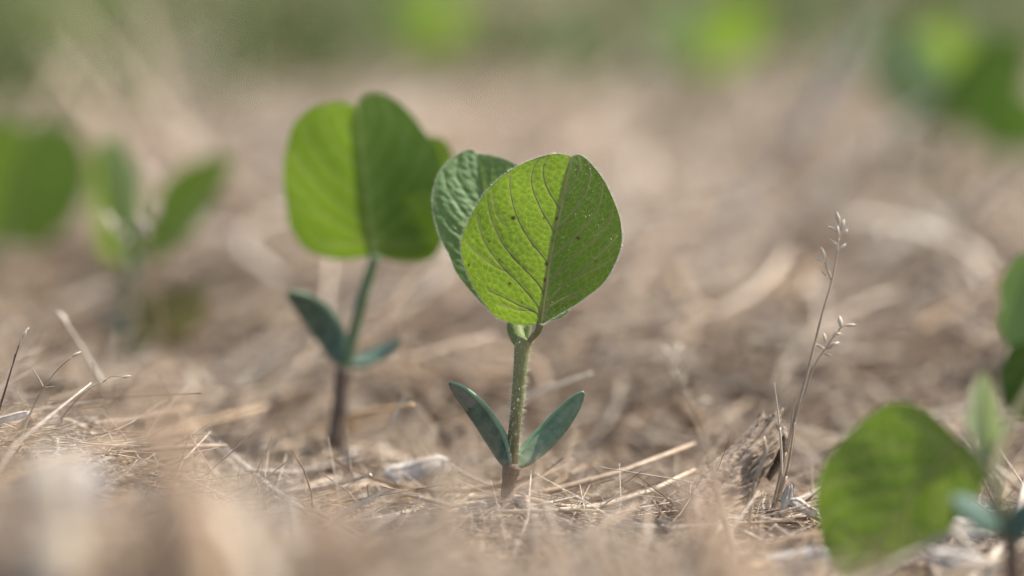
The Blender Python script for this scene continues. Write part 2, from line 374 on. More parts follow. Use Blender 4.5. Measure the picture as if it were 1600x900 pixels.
# standing fine wisps around plants, left and middle
x, y = region(700, 62, 104, 1, x0=-22, x1=-4); n = len(x)
straws('standing_wisps', x, y, rng.uniform(2, 6, n), rng.uniform(.02, .07, n), k=7, ns=3, flat=.8, pit=rng.normal(.9, .4, n), lift=.9, curl=.5, label='thin dry wisps standing up among the mulch on the left')
x, y = region(500, 62, 110, 1, x0=-8, x1=26); n = len(x)
straws('slanting_wisps', x, y, rng.uniform(2, 6, n), rng.uniform(.02, .06, n), k=7, ns=3, flat=.8, pit=rng.normal(.5, .4, n), lift=.6, curl=.5, label='thin dry wisps slanting up from the mulch in the middle and right')
# coarse bleached chips in the near right corner
x, y = region(900, 57, 72, 1, x0=4.5, x1=18); n = len(x)
straws('bleached_chips', x, y, rng.uniform(.6, 3.2, n), rng.uniform(.15, .55, n), k=5, flat=.28, pit=.2, lift=.5, curl=.25, az=mixaz(n, .5, .6),
       pal=np.array([(.62, .55, .47), (.50, .41, .31), (.66, .61, .55), (.24, .17, .12), (.12, .085, .06)]), palw=np.array([.3, .25, .15, .15, .15]),
       label='coarse bleached straw chips near the right foreground seedling')
# green weeds in the far field
GP = np.array([(.11, .18, .025), (.16, .22, .045), (.08, .13, .03), (.22, .24, .07)]); GW = np.array([.35, .3, .15, .2])
x, y = region(11000, 150, 1300, 1.15); k = (vnoise(x/55, y/130, 11)+.25*np.clip((y-300)/500, 0, 1)-.18*np.clip((x-20)/60, -1, 1)-.35*np.clip((230-y)/80, 0, 1)+.15*np.clip(-x/40, 0, 1)) > .42; x, y = x[k], y[k]; n = len(x)
straws('green_weeds', x, y, rng.uniform(5, 15, n), rng.uniform(.5, 1.3, n), k=5, flat=.12, pit=rng.normal(1.1, .4, n), lift=2.5, curl=.5, pal=GP, palw=GW, material=M_GRASS, taper=.8,
       label='low green weeds growing far behind the seedlings')

# ------------------------------------------------------------------ leaves
class Leaf: pass
def leaf_shape(mid, left, right, px, face=1, fold=.35, curl=0., tilt=0., cup=.0, wave=.0, seed=0, depth_extra=None):
    """outline given in photo pixels relative to the attachment; px = pixels per cm. Local: x right, y up, z to viewer."""
    L = Leaf(); o = np.array(mid[0], float)
    cv = lambda q: spline((np.array(q, float)-o)*np.array([1, -1])/px, 160)
    cv0 = cv
    def cv(q, k=0):
        c = cv0(q); t_ = np.linspace(0, 1, 160); f_ = np.sin(t_*np.pi)[:, None]
        return c+f_*.055*np.stack([vnoise(t_*9+seed, t_*0+k, 41)-.5, vnoise(t_*9+seed, t_*0+k, 42)-.5], 1)*2 if k else c
    L.M, L.B, L.A = cv(mid), cv([mid[0]]+left+[mid[-1]], 1), cv([mid[0]]+right+[mid[-1]], 2)
    L.face, L.fold, L.curl, L.tilt, L.cup, L.wave, L.seed = face, fold, curl, tilt, cup, wave, seed
    L.H = np.linalg.norm(L.M[-1])
    return L
def surf(L, s, t):
    ti = np.clip(t, 0, 1)*159
    g = lambda C: np.stack([np.interp(ti, np.arange(160), C[:, k]) for k in (0, 1)], -1)
    m, bl, br = g(L.M), g(L.B), g(L.A)
    a = np.abs(s)[..., None]
    xy = np.where((s < 0)[..., None], m*(1-a)+bl*a, m*(1-a)+br*a)
    d = np.linalg.norm(xy-m, axis=-1)
    hx = d
    z = -L.face*(L.fold*(hx-.10*np.tanh(hx/.10)*0)*1.0-L.cup*hx**2)
    yy = xy[..., 1]/L.H
    z = z-L.tilt*yy*L.H+L.curl*(yy**2)
    z = z+L.wave*np.sin(xy[..., 0]*2.1+L.seed)*np.sin(xy[..., 1]*1.7+L.seed*2)*np.clip(d, 0, 1)
    return np.concatenate([xy, z[..., None]], -1)
VEINS = [(.015, .56, 1.0), (.20, .66, 1), (.38, .79, 1), (.55, .89, 1), (.73, .955, .95), (.005, .27, .9)]
def vein_paths(L, n=30, jitter=.02):
    out = []
    rs = np.random.default_rng(L.seed+5)
    for side in (-1, 1):
        for t0, t1, e in VEINS:
            j = rs.normal(0, jitter)
            s = np.linspace(0, .93*e, n); u = s/(.93*e)
            t = max(0, t0+(.0 if t0 < .1 else j))+(t1-t0)*(u**.85)
            out.append((side*s, np.clip(t, 0, .995)))
        for s0, s1, a0, a1 in ((.22, .80, .115, .215), (.50, .93, .33, .445), (.58, .90, .53, .64)):   # outward branches of the lower laterals
            j = rs.normal(0, .012); u = np.linspace(0, 1, n)
            out.append((side*(s0+(s1-s0)*u), a0+j+(a1-a0)*u**1.25))
    return out
def build_leaf(parent, L, at, material, name='leaf', label=None, nu=60, relief=.015, pucker=.012, netscale=.3, veins=False, spots=(), vmat=None, hairs=0, base=(0, 0, 0)):
    nv = nu
    s = np.linspace(-1, 1, nu*2+1); s = np.sign(s)*np.abs(s)**1.0
    t = np.linspace(0, 1, nv+1); t = t  # rows
    Sg, Tg = np.meshgrid(s, t)
    V = surf(L, Sg, Tg); xy = V[..., :2]; x, y = xy[..., 0], xy[..., 1]
    vp = vein_paths(L); pts = np.vstack([surf(L, a, b_)[:, :2] for a, b_ in vp])
    mp = surf(L, np.zeros(80), np.linspace(0, 1, 80))[:, :2]
    dv = np.full(x.shape, 9.); dm = dv.copy()
    for i in range(0, len(pts), 30):
        q = pts[i:i+30]
        for j in range(29):          # distance to segment
            a, b_ = q[j], q[j+1]; ab = b_-a; l2 = ab@ab+1e-9
            h = np.clip(((x-a[0])*ab[0]+(y-a[1])*ab[1])/l2, 0, 1)
            dv = np.minimum(dv, np.hypot(x-a[0]-h*ab[0], y-a[1]-h*ab[1]))
    for j in range(79):
        a, b_ = mp[j], mp[j+1]; ab = b_-a; l2 = ab@ab+1e-9
        h = np.clip(((x-a[0])*ab[0]+(y-a[1])*ab[1])/l2, 0, 1)
        dm = np.minimum(dm, np.hypot(x-a[0]-h*ab[0], y-a[1]-h*ab[1]))
    wob = .12*np.sin(y*5+x*3); k = 1/netscale
    # tertiary net, cells stretched across the laterals
    ca, sa = math.cos(.6), math.sin(.6)
    sx = np.sign(Sg)*(x-np.interp(y, mp[:, 1], mp[:, 0]))
    u, v = (sx*ca+y*sa), (-sx*sa+y*ca)
    f1, f2, cid = voronoi(u*k*.9+wob+Sg.clip(-1, 0)*0, v*k*1.5+wob, L.seed)
    g1, g2, _ = voronoi(u*k*2.9, v*k*3.3, L.seed+4)
    net1 = np.exp(-((f2-f1)/.10)**2); net2 = np.exp(-((g2-g1)/.14)**2)
    net = np.clip(net1+.40*net2, 0, 1)
    vein = np.clip(np.exp(-(dv/.035)**2)*.8+np.exp(-(dm/.05)**2), 0, 1)
    bulge = np.clip(1-f1*1.3, 0, 1)
    edge = np.clip((1-np.abs(Sg))*6, 0, 1)
    z = relief*np.exp(-(dv/.06)**2)+relief*1.3*np.exp(-(dm/.09)**2)-pucker*bulge*edge*np.clip(dm/.2, 0, 1)-pucker*.25*(1-net2)
    z += pucker*.8*(vnoise(x*1.6, y*1.6, L.seed+2)-.5)
    V[..., 2] += L.face*z
    sp = np.zeros(x.shape)
    for (a, b_, r) in spots:
        rr = r*(1+.5*(vnoise(x*30, y*30, 3)-.5))
        sp = np.maximum(sp, np.clip(1.3-np.hypot(x-a, y-b_)/rr, 0, 1))
    W_ = nu*2+1; ii = (np.arange(nv)[:, None]*W_+np.arange(W_-1)[None]).ravel()
    F = np.stack([ii, ii+1, ii+1+W_, ii+W_], 1)
    me = new_mesh(name, V.reshape(-1, 3), F, {'vein': vein.ravel(), 'net': (net*(1-vein)).ravel(), 'spot': np.clip(sp, 0, 1).ravel()})
    o = link(name, me, material, parent, np.asarray(at)-np.asarray(base))
    # the plane of the outline is the plane seen by the viewer: x = right, y = view up, z = to viewer
    o.rotation_euler = (math.pi/2-PITCH, 0, 0)
    if label: o['label'] = label
    off = np.array([0, 0, L.face*relief*.9])
    if veins or vmat:
        vm = vmat
        tt = np.linspace(0, .985, 40); pth = surf(L, np.zeros(40), tt)+off
        tube('midrib', pth, [.038, .030, .020, .010], vm, o, ns=8)
        if veins:
            for a, b_ in vp:
                pth = surf(L, a, b_)+off*.8; fine = abs(a[0]) > .1
                tube('vein', pth, [.008, .006, .004] if fine else [.017, .014, .007], vm, o, ns=6)
    if hairs:
        rs = np.random.default_rng(L.seed)
        HV, HF = [], []
        for q in range(hairs):
            tt = rs.random(); sd_ = rs.choice([-1, 1]); inner = rs.random() < .25
            ss = sd_*(rs.uniform(0, 1) if inner else 1.0)
            p0 = surf(L, np.array([ss*.995]), np.array([tt]))[0]; pc = surf(L, np.array([ss*.9]), np.array([tt]))[0]
            d = p0-pc; d /= np.linalg.norm(d)+1e-9
            d = d*(.2 if inner else 1)+rs.normal(0, .45, 3)+np.array([0, .15, L.face*(.9 if inner else .1)]); d /= np.linalg.norm(d)
            ln = rs.uniform(.04, .11); sdv = np.cross(d, rs.normal(0, 1, 3)); sdv /= np.linalg.norm(sdv)
            c = len(HV); HV += [p0+sdv*.0038, p0-sdv*.0038, p0+d*ln]; HF.append((c, c+1, c+2))
        h = link('leaf_hairs', new_mesh('leaf_hairs', HV, np.array(HF), smooth=False), M_HAIR, o); h['kind'] = 'stuff'
    return o
def stem_hairs(parent, path, rad, n, base, ln=(.07, .18)):
    rs = np.random.default_rng(3); HV, HF = [], []
    path = np.asarray(path)-np.asarray(base)
    for q in range(n):
        i = rs.random()*(len(path)-1); k = int(i); p = path[k]+(path[min(k+1, len(path)-1)]-path[k])*(i-k)
        a = rs.uniform(0, math.tau); d = np.array([math.cos(a), math.sin(a), rs.normal(-.05, .35)]); d /= np.linalg.norm(d)
        r = np.interp(i/(len(path)-1), np.linspace(0, 1, len(rad)), rad)
        p0 = p+np.array([math.cos(a), math.sin(a), 0])*r*.95; l = rs.uniform(*ln); sdv = np.cross(d, rs.normal(0, 1, 3)); sdv /= np.linalg.norm(sdv)
        c = len(HV); HV += [p0+sdv*.0038, p0-sdv*.0038, p0+d*l]; HF.append((c, c+1, c+2))
    h = link('stem_hairs', new_mesh('stem_hairs', HV, np.array(HF), smooth=False), M_HAIR, parent); h['kind'] = 'stuff'; return h

def cotyledon(parent, p0, p1, width, thick, normal, material, base=(0, 0, 0), bend=.12, n=28, ns=24, fat=.62, label=None, margin=None, reflect=None, dots=None, wide=False):
    """thick seed leaf from p0 (stem) to p1 (tip); normal = direction its broad face looks"""
    p0, p1 = np.asarray(p0)-base, np.asarray(p1)-base
    ax = p1-p0; ln = np.linalg.norm(ax); ax = ax/ln
    nz = np.asarray(normal, float); nz -= ax*(nz@ax); nz /= np.linalg.norm(nz); sx = np.cross(ax, nz)
    u = np.linspace(0, 1, n)
    u = u**.8 if False else (1-np.cos(u*np.pi))/2; wd = width/2*np.clip(1-np.abs((u**.85)*2-1)**2.3, 0, 1)**fat; wd = np.maximum(wd, .03*width); wd[-1] *= 1; wd[0] = width*.10
    th = thick/2*(np.sin(np.pi*u**.6)**.5+.15); th[-1] *= .2
    ang = np.linspace(0, math.tau, ns, endpoint=False)
    V = []
    for i in range(n):
        c = p0+ax*ln*u[i]+nz*bend*ln*(-(4*u[i]*(1-u[i])))
        for a in ang:
            ca, sa = math.cos(a), math.sin(a)
            dish = .35*th[i]*(1-ca*ca)*(1 if sa > 0 else -0.3)    # hollow upper face
            edgew = .012*math.sin(u[i]*23+a)*(abs(ca))
            V.append(c+sx*(wd[i]*ca+edgew*wd[i])+nz*(th[i]*sa*(abs(sa)**.3)-dish))
    F = [(i*ns+j, i*ns+(j+1) % ns, (i+1)*ns+(j+1) % ns, (i+1)*ns+j) for i in range(n-1) for j in range(ns)]
    F += [tuple(range(ns))[::-1], tuple((n-1)*ns+j for j in range(ns))]
    o = link('cotyledon', new_mesh('cotyledon', V, F), material, parent)
    if label: o['label'] = label
    Va = np.array(V).reshape(n, ns, 3)
    if margin is not None:         # pale raised rim along one edge
        j = 0 if margin > 0 else ns//2
        path = Va[1:-1, j]; 
        j2 = 3 if margin > 0 else ns//2-3
        if wide:                     # the hollow inner face showing as a paler strip
            nn_, VV, FF = len(path), [], []
            js = [0, 23, 22, 21] if margin > 0 else [12, 13, 14, 15]
            tube('pale_margin', path, [.05, .10, .09, .04], M_COTP, o, ns=10, flat=.8)
        else: tube('pale_margin', path, [.03, .05, .045, .03], M_COTP, o, ns=8)
    if reflect:
        for (ua, ub, js) in reflect:   # painted reflection, a grey patch sitting proud of the face
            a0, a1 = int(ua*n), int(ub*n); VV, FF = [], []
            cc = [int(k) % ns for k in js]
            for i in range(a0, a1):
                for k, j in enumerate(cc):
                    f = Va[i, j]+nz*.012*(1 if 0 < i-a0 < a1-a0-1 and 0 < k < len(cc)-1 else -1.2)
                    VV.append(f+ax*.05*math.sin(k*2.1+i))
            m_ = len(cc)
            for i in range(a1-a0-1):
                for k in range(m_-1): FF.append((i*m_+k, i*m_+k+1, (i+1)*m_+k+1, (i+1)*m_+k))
            link('painted_reflection', new_mesh('painted_reflection', VV, FF), M_REFLECT, o)
    if dots:
        for (uu, jj, r) in dots:
            c = Va[int(uu*(n-1)), int(jj) % ns]; V2, F2 = [], []
            for a in range(8): V2.append(c+nz*.004+(sx*math.cos(a*math.pi/4)+ax*math.sin(a*math.pi/4))*r)
            V2.append(c+nz*.02); F2 = [(a, (a+1) % 8, 8) for a in range(8)]
            link('water_spot', new_mesh('water_spot', V2, F2), M_COTP, o)
    return o

# ================================================================== main seedling
seed1 = thing('soybean_seedling', 'sharply focused soybean seedling in the centre with two round leaves and two seed leaves', 'seedling', B1, 'soybean seedlings')
px1 = FPX/D0
hyp = spline(PP([(787, 800), (790, 778), (795, 752), (800, 728)], 70), 16)
tube('hypocotyl', hyp, [.15, .15, .19, .27], M_HYPO, seed1, B1, ns=18)
stp = spline(PP([(799, 735), (801, 700), (806, 650), (811, 600), (816, 545), (821, 528)], 70), 40)
tube('stem', stp, [.185, .17, .165, .175, .195, .24], M_STEM1, seed1, B1, ns=18)
stem_hairs(seed1, stp[4:], [.19, .18, .195, .22], 1200, B1, (.09, .2))
nodeP = spline(PP([(800, 724), (799, 732), (798, 742)], 70), 6)
tube('cotyledon_node', nodeP, [.18, .245, .235], M_HYPO, seed1, B1, ns=16)
pet = spline(PP([(821, 538), (831, 528), (840, 518), (845, 505)], [70, 69.8, 69.6, 69.5]), 14)
tube('petiole', pet, [.10, .085, .09, .11], M_STEM_G, seed1, B1, ns=12); stem_hairs(seed1, pet, [.09, .1], 120, B1, (.04, .09))
pet2 = spline(PP([(818, 550), (811, 532), (806, 516), (803, 500)], [70, 70.1, 70.4, 70.8]), 14)
tube('petiole', pet2, [.12, .21, .25, .17], M_MOSS, seed1, B1, ns=12); stem_hairs(seed1, pet2, [.15, .2, .12], 220, B1, (.04, .09))
bud = spline(PP([(819, 535), (822, 522), (826, 510), (829, 503)], 70.3), 10)
tube('shoot_bud', bud, [.07, .11, .09, .03], M_PALE, seed1, B1, ns=10); stem_hairs(seed1, bud, [.1, .1, .04], 160, B1, (.05, .1))
# rear leaf: upper side faces the viewer
mid = [(812, 506), (795, 440), (775, 370), (757, 300), (743, 232)]
left = [(780, 497), (742, 462), (716, 428), (696, 395), (680, 360), (675, 322), (678, 285), (690, 255), (710, 235), (728, 227), (738, 227)]
right = [(850, 502), (886, 487), (880, 445), (860, 385), (845, 325), (832, 285), (815, 259), (790, 244), (765, 236), (750, 233)]
Lr = leaf_shape(mid, left, right, px1, face=-1, fold=.30, tilt=.30, cup=.06, wave=.10, seed=11)
build_leaf(seed1, Lr, P(812, 506, 70.9), M_UPPER, nu=150, relief=.03, pucker=.042, netscale=.26, base=B1, hairs=3600,
           label='rear leaf showing its pale puckered upper side')
# front leaf: underside faces the viewer
mid = [(844, 508), (852, 455), (860, 400), (872, 345), (882, 295), (889, 262), (892, 247)]
left = [(820, 508), (795, 503), (773, 493), (755, 470), (737, 443), (723, 408), (722, 372), (735, 335), (755, 304), (783, 276), (815, 256), (850, 244), (875, 242)]
right = [(858, 501), (880, 488), (912, 470), (943, 442), (964, 408), (973, 372), (968, 333), (951, 297), (934, 267), (916, 249), (902, 243)]
Lf = leaf_shape(mid, left, right, px1, face=1, fold=.50, tilt=-.02, cup=.035, wave=.05, seed=3)
zz = lambda a, b_, r: ((a/2.647+640-844)/px1, -(b_/2.647+200-508)/px1, r)
M_VEIN = leaf_mat('vein_green', (.30, .30, .12), (.40, .39, .19), (.62, .64, .22), .6, netf=0, veinf=0)
build_leaf(seed1, Lf, P(844, 508, 69.5), M_UNDER, nu=190, relief=.011, pucker=.010, netscale=.20, veins=True, vmat=M_VEIN, base=B1, hairs=4200,
           spots=[zz(430, 373, .07), zz(610, 378, .055), zz(595, 470, .06), zz(565, 565, .055), zz(560, 630, .06), zz(557, 680, .05), zz(415, 645, .045), zz(245, 567, .04), zz(697, 457, .055), zz(512, 490, .03), zz(372, 545, .03), zz(465, 720, .03), zz(330, 470, .03), zz(555, 375, .03), zz(770, 550, .03)],
           label='front leaf showing its veined underside lit through by the sun')
cotyledon(seed1, P(794, 731, 69.9), P(702, 598, 69.6), .64, .34, (-.75, -1, .35), M_COT, B1, bend=.13, margin=1, wide=True, reflect=[(.60, .93, (2, 3, 4, 5, 6, 7, 8, 9, 10))],
          label='left seed leaf, dark blue green with a painted grey reflection near the tip')
cotyledon(seed1, P(805, 731, 70.0), P(913, 613, 70.2), .60, .34, (.15, -1, .75), M_COT2, B1, bend=.14, margin=-1, wide=True,
          dots=[(.55, 5, .035), (.60, 6, .03), (.52, 7, .03), (.80, 5, .03), (.77, 6, .03), (.83, 7, .025)], label='right seed leaf, grey green with small pale spots')

# ================================================================== second seedling
s2 = thing('soybean_seedling', 'blurred soybean seedling just left of the sharp one, one wide leaf facing the camera', 'seedling', B2, 'soybean seedlings')
px2 = FPX/77
tube('hypocotyl', spline(PP([(520, 712), (524, 690), (530, 640), (538, 575)], 77), 14), [.26, .24, .23, .26], M_HYPO, s2, B2, ns=14)
p = spline(PP([(538, 580), (548, 540), (563, 480), (577, 430), (587, 398)], 77), 26)
tube('stem', p, [.20, .17, .16, .19, .15], M_STEM_T, s2, B2, ns=14)
mid = [(583, 399), (575, 340), (569, 280), (562, 220), (556, 168)]
left = [(560, 403), (522, 404), (482, 392), (455, 366), (443, 328), (440, 280), (443, 232), (456, 194), (482, 170), (515, 160), (540, 160)]
right = [(612, 400), (652, 400), (682, 386), (690, 345), (692, 300), (690, 262), (678, 222), (655, 190), (628, 163), (600, 147), (576, 145), (562, 155)]
L = leaf_shape(mid, left, right, px2, face=1, fold=.36, tilt=.0, cup=.04, wave=.05, seed=5)
build_leaf(s2, L, P(583, 399, 77), M_FAR, nu=60, base=B2, label='wide front leaf, lit through on its left half')
mid = [(592, 400), (620, 350), (640, 290), (655, 215)]
left = [(560, 380), (540, 320), (550, 250), (590, 205), (630, 195)]
right = [(640, 408), (682, 396), (706, 340), (712, 285), (708, 240), (695, 212), (672, 205)]
L = leaf_shape(mid, left, right, px2, face=-1, fold=.25, tilt=.25, cup=.02, wave=.08, seed=6)
build_leaf(s2, L, P(592, 402, 78.2), M_FAR, nu=40, base=B2, label='rear leaf almost hidden behind the wide front leaf')
cotyledon(s2, P(533, 568, 77), P(449, 457, 76.4), 1.0, .36, (-.6, -1, .1), M_COT, B2, bend=.18, margin=1, wide=True, label='left seed leaf, dark blue green and standing upright')
cotyledon(s2, P(543, 570, 77), P(626, 530, 77.6), .56, .32, (.2, -.6, 1), M_COT, B2, bend=.10, label='right seed leaf held low')

# ================================================================== third seedling (left, behind)
s3 = thing('soybean_seedling', 'strongly blurred seedling left of frame centre with two narrow leaves held up in a V', 'seedling', B3, 'soybean seedlings')
px3 = FPX/94
p = spline(PP([(203, 660), (204, 560), (203, 470), (207, 400)], 94), 20)
tube('stem', p, [.30, .26, .24, .22], M_STEM_T, s3, B3, ns=12)
L = leaf_shape([(204, 404), (192, 350), (178, 290), (160, 216)], [(172, 410), (150, 390), (140, 330), (138, 270), (145, 228)], [(216, 400), (222, 350), (216, 290), (195, 235), (175, 214)], px3, face=1, fold=.8, tilt=.05, seed=7)
build_leaf(s3, L, P(204, 404, 94), M_NEAR, nu=30, base=B3, label='left leaf seen nearly edge on')
L = leaf_shape([(212, 404), (250, 350), (300, 300), (366, 238)], [(228, 350), (256, 288), (296, 254), (340, 240)], [(240, 404), (275, 390), (312, 345), (345, 290)], px3, face=-1, fold=.5, tilt=.25, seed=8)
build_leaf(s3, L, P(212, 404, 94.3), M_FAR, nu=30, base=B3, label='right leaf leaning away to the right')
M_OLIVE = leaf_mat('leaf_turning_brown', (.13, .115, .04), (.19, .16, .06), (.30, .26, .07), .45, veinf=.3, netf=.2)
L = leaf_shape([(209, 545), (245, 520), (285, 490), (322, 450)], [(206, 510), (214, 475), (245, 452), (285, 446)], [(235, 548), (275, 540), (308, 510), (320, 480)], px3, face=1, fold=.3, tilt=.1, seed=18)
build_leaf(s3, L, P(209, 545, 93.5), M_OLIVE, nu=24, base=B3, label='lower right leaf turning olive brown')
cotyledon(s3, P(200, 545, 94), P(150, 470, 96), .9, .25, (-.3, -1, .3), M_COT, B3, bend=.10)

# ================================================================== fourth seedling (left edge)
s4 = thing('soybean_seedling', 'blurred seedling cut off by the left edge, only its round bright leaf in view', 'seedling', B4, 'soybean seedlings')
px4 = FPX/100
p = spline(np.array([B4-np.array([0, 0, .4]), P(-50, 500, 99), P(-30, 420, 100), P(10, 375, 100)]), 20)
tube('stem', p, [.26, .2, .17, .12], M_STEM_G, s4, B4, ns=12)
L = leaf_shape([(10, 375), (15, 320), (25, 260), (40, 200)], [(-30, 380), (-70, 350), (-85, 290), (-70, 230), (-30, 195), (10, 188)], [(50, 384), (90, 362), (122, 310), (132, 255), (118, 212), (85, 192), (60, 190)], px4, face=1, fold=.3, tilt=.1, seed=9)
build_leaf(s4, L, P(10, 375, 100), M_FAR, nu=40, vmat=M_VEIN, base=B4)
L = leaf_shape([(-30, 420), (-70, 370), (-110, 300), (-140, 240)], [(-80, 430), (-140, 400), (-170, 330), (-165, 270)], [(-20, 370), (-50, 300), (-90, 250), (-120, 230)], px4, face=-1, fold=.3, tilt=.2, seed=19)
build_leaf(s4, L, P(-30, 420, 100.5), M_UPPER, nu=30, base=B4)
cotyledon(s4, P(-52, 545, 99), P(-100, 480, 98), .9, .25, (-.4, -1, .3), M_COT, B4)
cotyledon(s4, P(-52, 545, 99), P(-2, 500, 101), .9, .25, (.4, -1, .5), M_COT, B4)

# ================================================================== right foreground seedling
s5 = thing('soybean_seedling', 'blurred seedling at the lower right edge with a big drooping leaf and dark seed leaves', 'seedling', B5, 'soybean seedlings')
px5 = FPX/61
tube('hypocotyl', spline(PP([(1588, 960), (1585, 900), (1580, 850), (1572, 810)], 61), 12), [.30, .24, .22, .26], M_HYPO, s5, B5, ns=14)
p = spline(PP([(1572, 820), (1560, 780), (1552, 745), (1556, 715), (1572, 670), (1605, 610), (1628, 560)], [61, 61, 61.2, 61.5, 62, 62.5, 63]), 30)
tube('stem', p, [.18, .14, .13, .12, .10], M_STEM_G, s5, B5, ns=12)
p = spline(PP([(1553, 745), (1535, 722), (1515, 700), (1500, 690)], [61.2, 61.6, 62.2, 62.6]), 12)
tube('petiole', p, [.11, .09, .09], M_STEM_G, s5, B5, ns=10)
mid = [(1500, 690), (1465, 725), (1425, 775), (1380, 840), (1322, 915)]
left_ = [(1480, 668), (1452, 642), (1420, 630), (1385, 633), (1340, 664), (1302, 710), (1279, 760), (1275, 820), (1290, 875), (1306, 903)]
right_ = [(1522, 702), (1542, 728), (1543, 762), (1516, 802), (1478, 845), (1432, 885), (1385, 912), (1350, 922)]
L = leaf_shape(mid, left_, right_, px5, face=1, fold=.38, tilt=-.05, cup=.03, wave=.10, seed=12)
build_leaf(s5, L, P(1500, 690, 62.8), M_NEAR, nu=90, vmat=M_VEIN, base=B5, relief=.012, pucker=.02, spots=[((1447-1500)/px5, -(772-690)/px5, .07)], label='large drooping leaf, its underside facing the camera')
L = leaf_shape([(1548, 735), (1545, 690), (1541, 640), (1538, 575)], [(1530, 712), (1514, 675), (1510, 635), (1522, 598)], [(1558, 705), (1564, 665), (1558, 620), (1547, 590)], px5, face=-1, fold=.7, tilt=.1, seed=13)
build_leaf(s5, L, P(1548, 738, 61.8), M_PALE, nu=30, base=B5, label='small pale young leaf still folded')
L = leaf_shape([(1628, 560), (1622, 500), (1618, 440), (1612, 385)], [(1600, 562), (1572, 540), (1561, 495), (1564, 440), (1585, 400)], [(1660, 560), (1690, 530), (1698, 470), (1680, 410), (1640, 382)], px5, face=1, fold=.4, tilt=.2, seed=14)
build_leaf(s5, L, P(1634, 560, 63), M_UPPER, nu=40, vmat=M_VEIN, base=B5, label='leaf rising along the right edge')
L = leaf_shape([(1630, 556), (1615, 590), (1603, 625), (1592, 660)], [(1600, 536), (1566, 545), (1551, 580), (1556, 625), (1575, 652)], [(1660, 560), (1672, 600), (1650, 640), (1615, 662)], px5, face=-1, fold=.3, tilt=0, seed=15)
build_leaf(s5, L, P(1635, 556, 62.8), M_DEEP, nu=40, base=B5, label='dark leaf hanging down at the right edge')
cotyledon(s5, P(1568, 822, 60.9), P(1488, 780, 60.2), .85, .30, (-.1, -.8, .8), M_COT, B5, bend=.05, label='left seed leaf with a pale glossy tip')
cotyledon(s5, P(1574, 822, 61), P(1650, 770, 61.5), .75, .24, (.1, -.6, 1), M_COT, B5, bend=.05)
cotyledon(s5, P(1572, 824, 60.9), P(1618, 800, 60.0), 1.1, .3, (0, -.9, .7), M_COT, B5, bend=.05)

# ================================================================== background seedlings
def generic_seedling():
    r = thing('soybean_seedling', 'x', 'seedling', (0, 0, 0), 'distant soybean seedlings')
    tube('stem', spline([(0, 0, -.4), (.1, 0, 3), (0, .1, 6), (.15, 0, 8)], 10), [.28, .2, .2, .16], M_STEM_G, r, ns=8)
    out = [(-1.4, .2), (-2.1, 1.4), (-2.0, 2.9), (-1.1, 4.0)]; outr = [(1.4, .2), (2.1, 1.4), (2.0, 2.9), (1.1, 4.0)]
    for k in range(2):
        L = leaf_shape([(0, 0), (0, -1.6), (0, -3), (0, -4.4)], [(a, -b_) for a, b_ in out], [(a, -b_) for a, b_ in outr], 1, face=1, fold=.3, tilt=.5, seed=20+k)
        o = build_leaf(r, L, (.1, 0, 7.8), M_NEAR, nu=16)
        o.rotation_euler = (R(80), 0, R([15, 190][k]))
    cotyledon(r, (0, 0, 3.6), (1.5, 0, 5.0), 1.0, .22, (-.4, -.6, 1), M_COT)
    cotyledon(r, (0, 0, 3.6), (-1.5, 0, 4.9), 1.0, .22, (.4, -.6, 1), M_COT)
    return r
proto = generic_seedling()
def copy_tree(o, parent=None):
    c = o.copy(); COL.objects.link(c)
    if parent: c.parent = parent
    for ch in list(o.children): copy_tree(ch, c)
    return c
# (px, py of the crown's middle, depth, scale, yaw, label)
BG = [(1100, 55, 150, 1.05, 20, 'bright green far seedling blurred to a soft disc near the top edge, right of centre'),
      (1480, 130, 118, 1.15, 20, 'dark green blurred seedling in the upper right corner, largest of the far ones'),
      (1425, 90, 138, .9, 10, 'brighter blurred seedling touching the left of the big dark one at upper right'),
      (1580, 190, 128, .9, 160, 'blurred seedling at the right edge just below the big dark one'),
      (1545, 60, 205, 1.1, 50, 'dim blurred seedling in the top right corner above the dark one'),
      (915, 95, 180, .95, 30, 'small dim green seedling blurred between the two bright ones at the top'),
      (655, 25, 190, 1.35, 15, 'bright green far seedling blurred at the top edge left of centre'),
      (40, 40, 240, 1.5, 60, 'olive green far seedling blurred in the top left corner'),
      (170, 15, 260, 1.4, 110, 'faint far seedling at the top edge right of the corner one'),
      (420, 60, 270, 1.3, 70, 'faint far seedling at the top edge between the corner and the bright disc'),
      (330, 110, 290, 1.2, 20, 'faint low far seedling above the leaning stems at upper left'),
      (800, 20, 300, 1.5, 40, 'faint far seedling at the top edge near the middle'),
      (1230, 15, 290, 1.6, 100, 'dim far seedling at the top edge between the bright disc and the dark one'),
      (1060, 215, 150, .6, 70, 'small dull seedling low behind the sharp one, right of centre')]
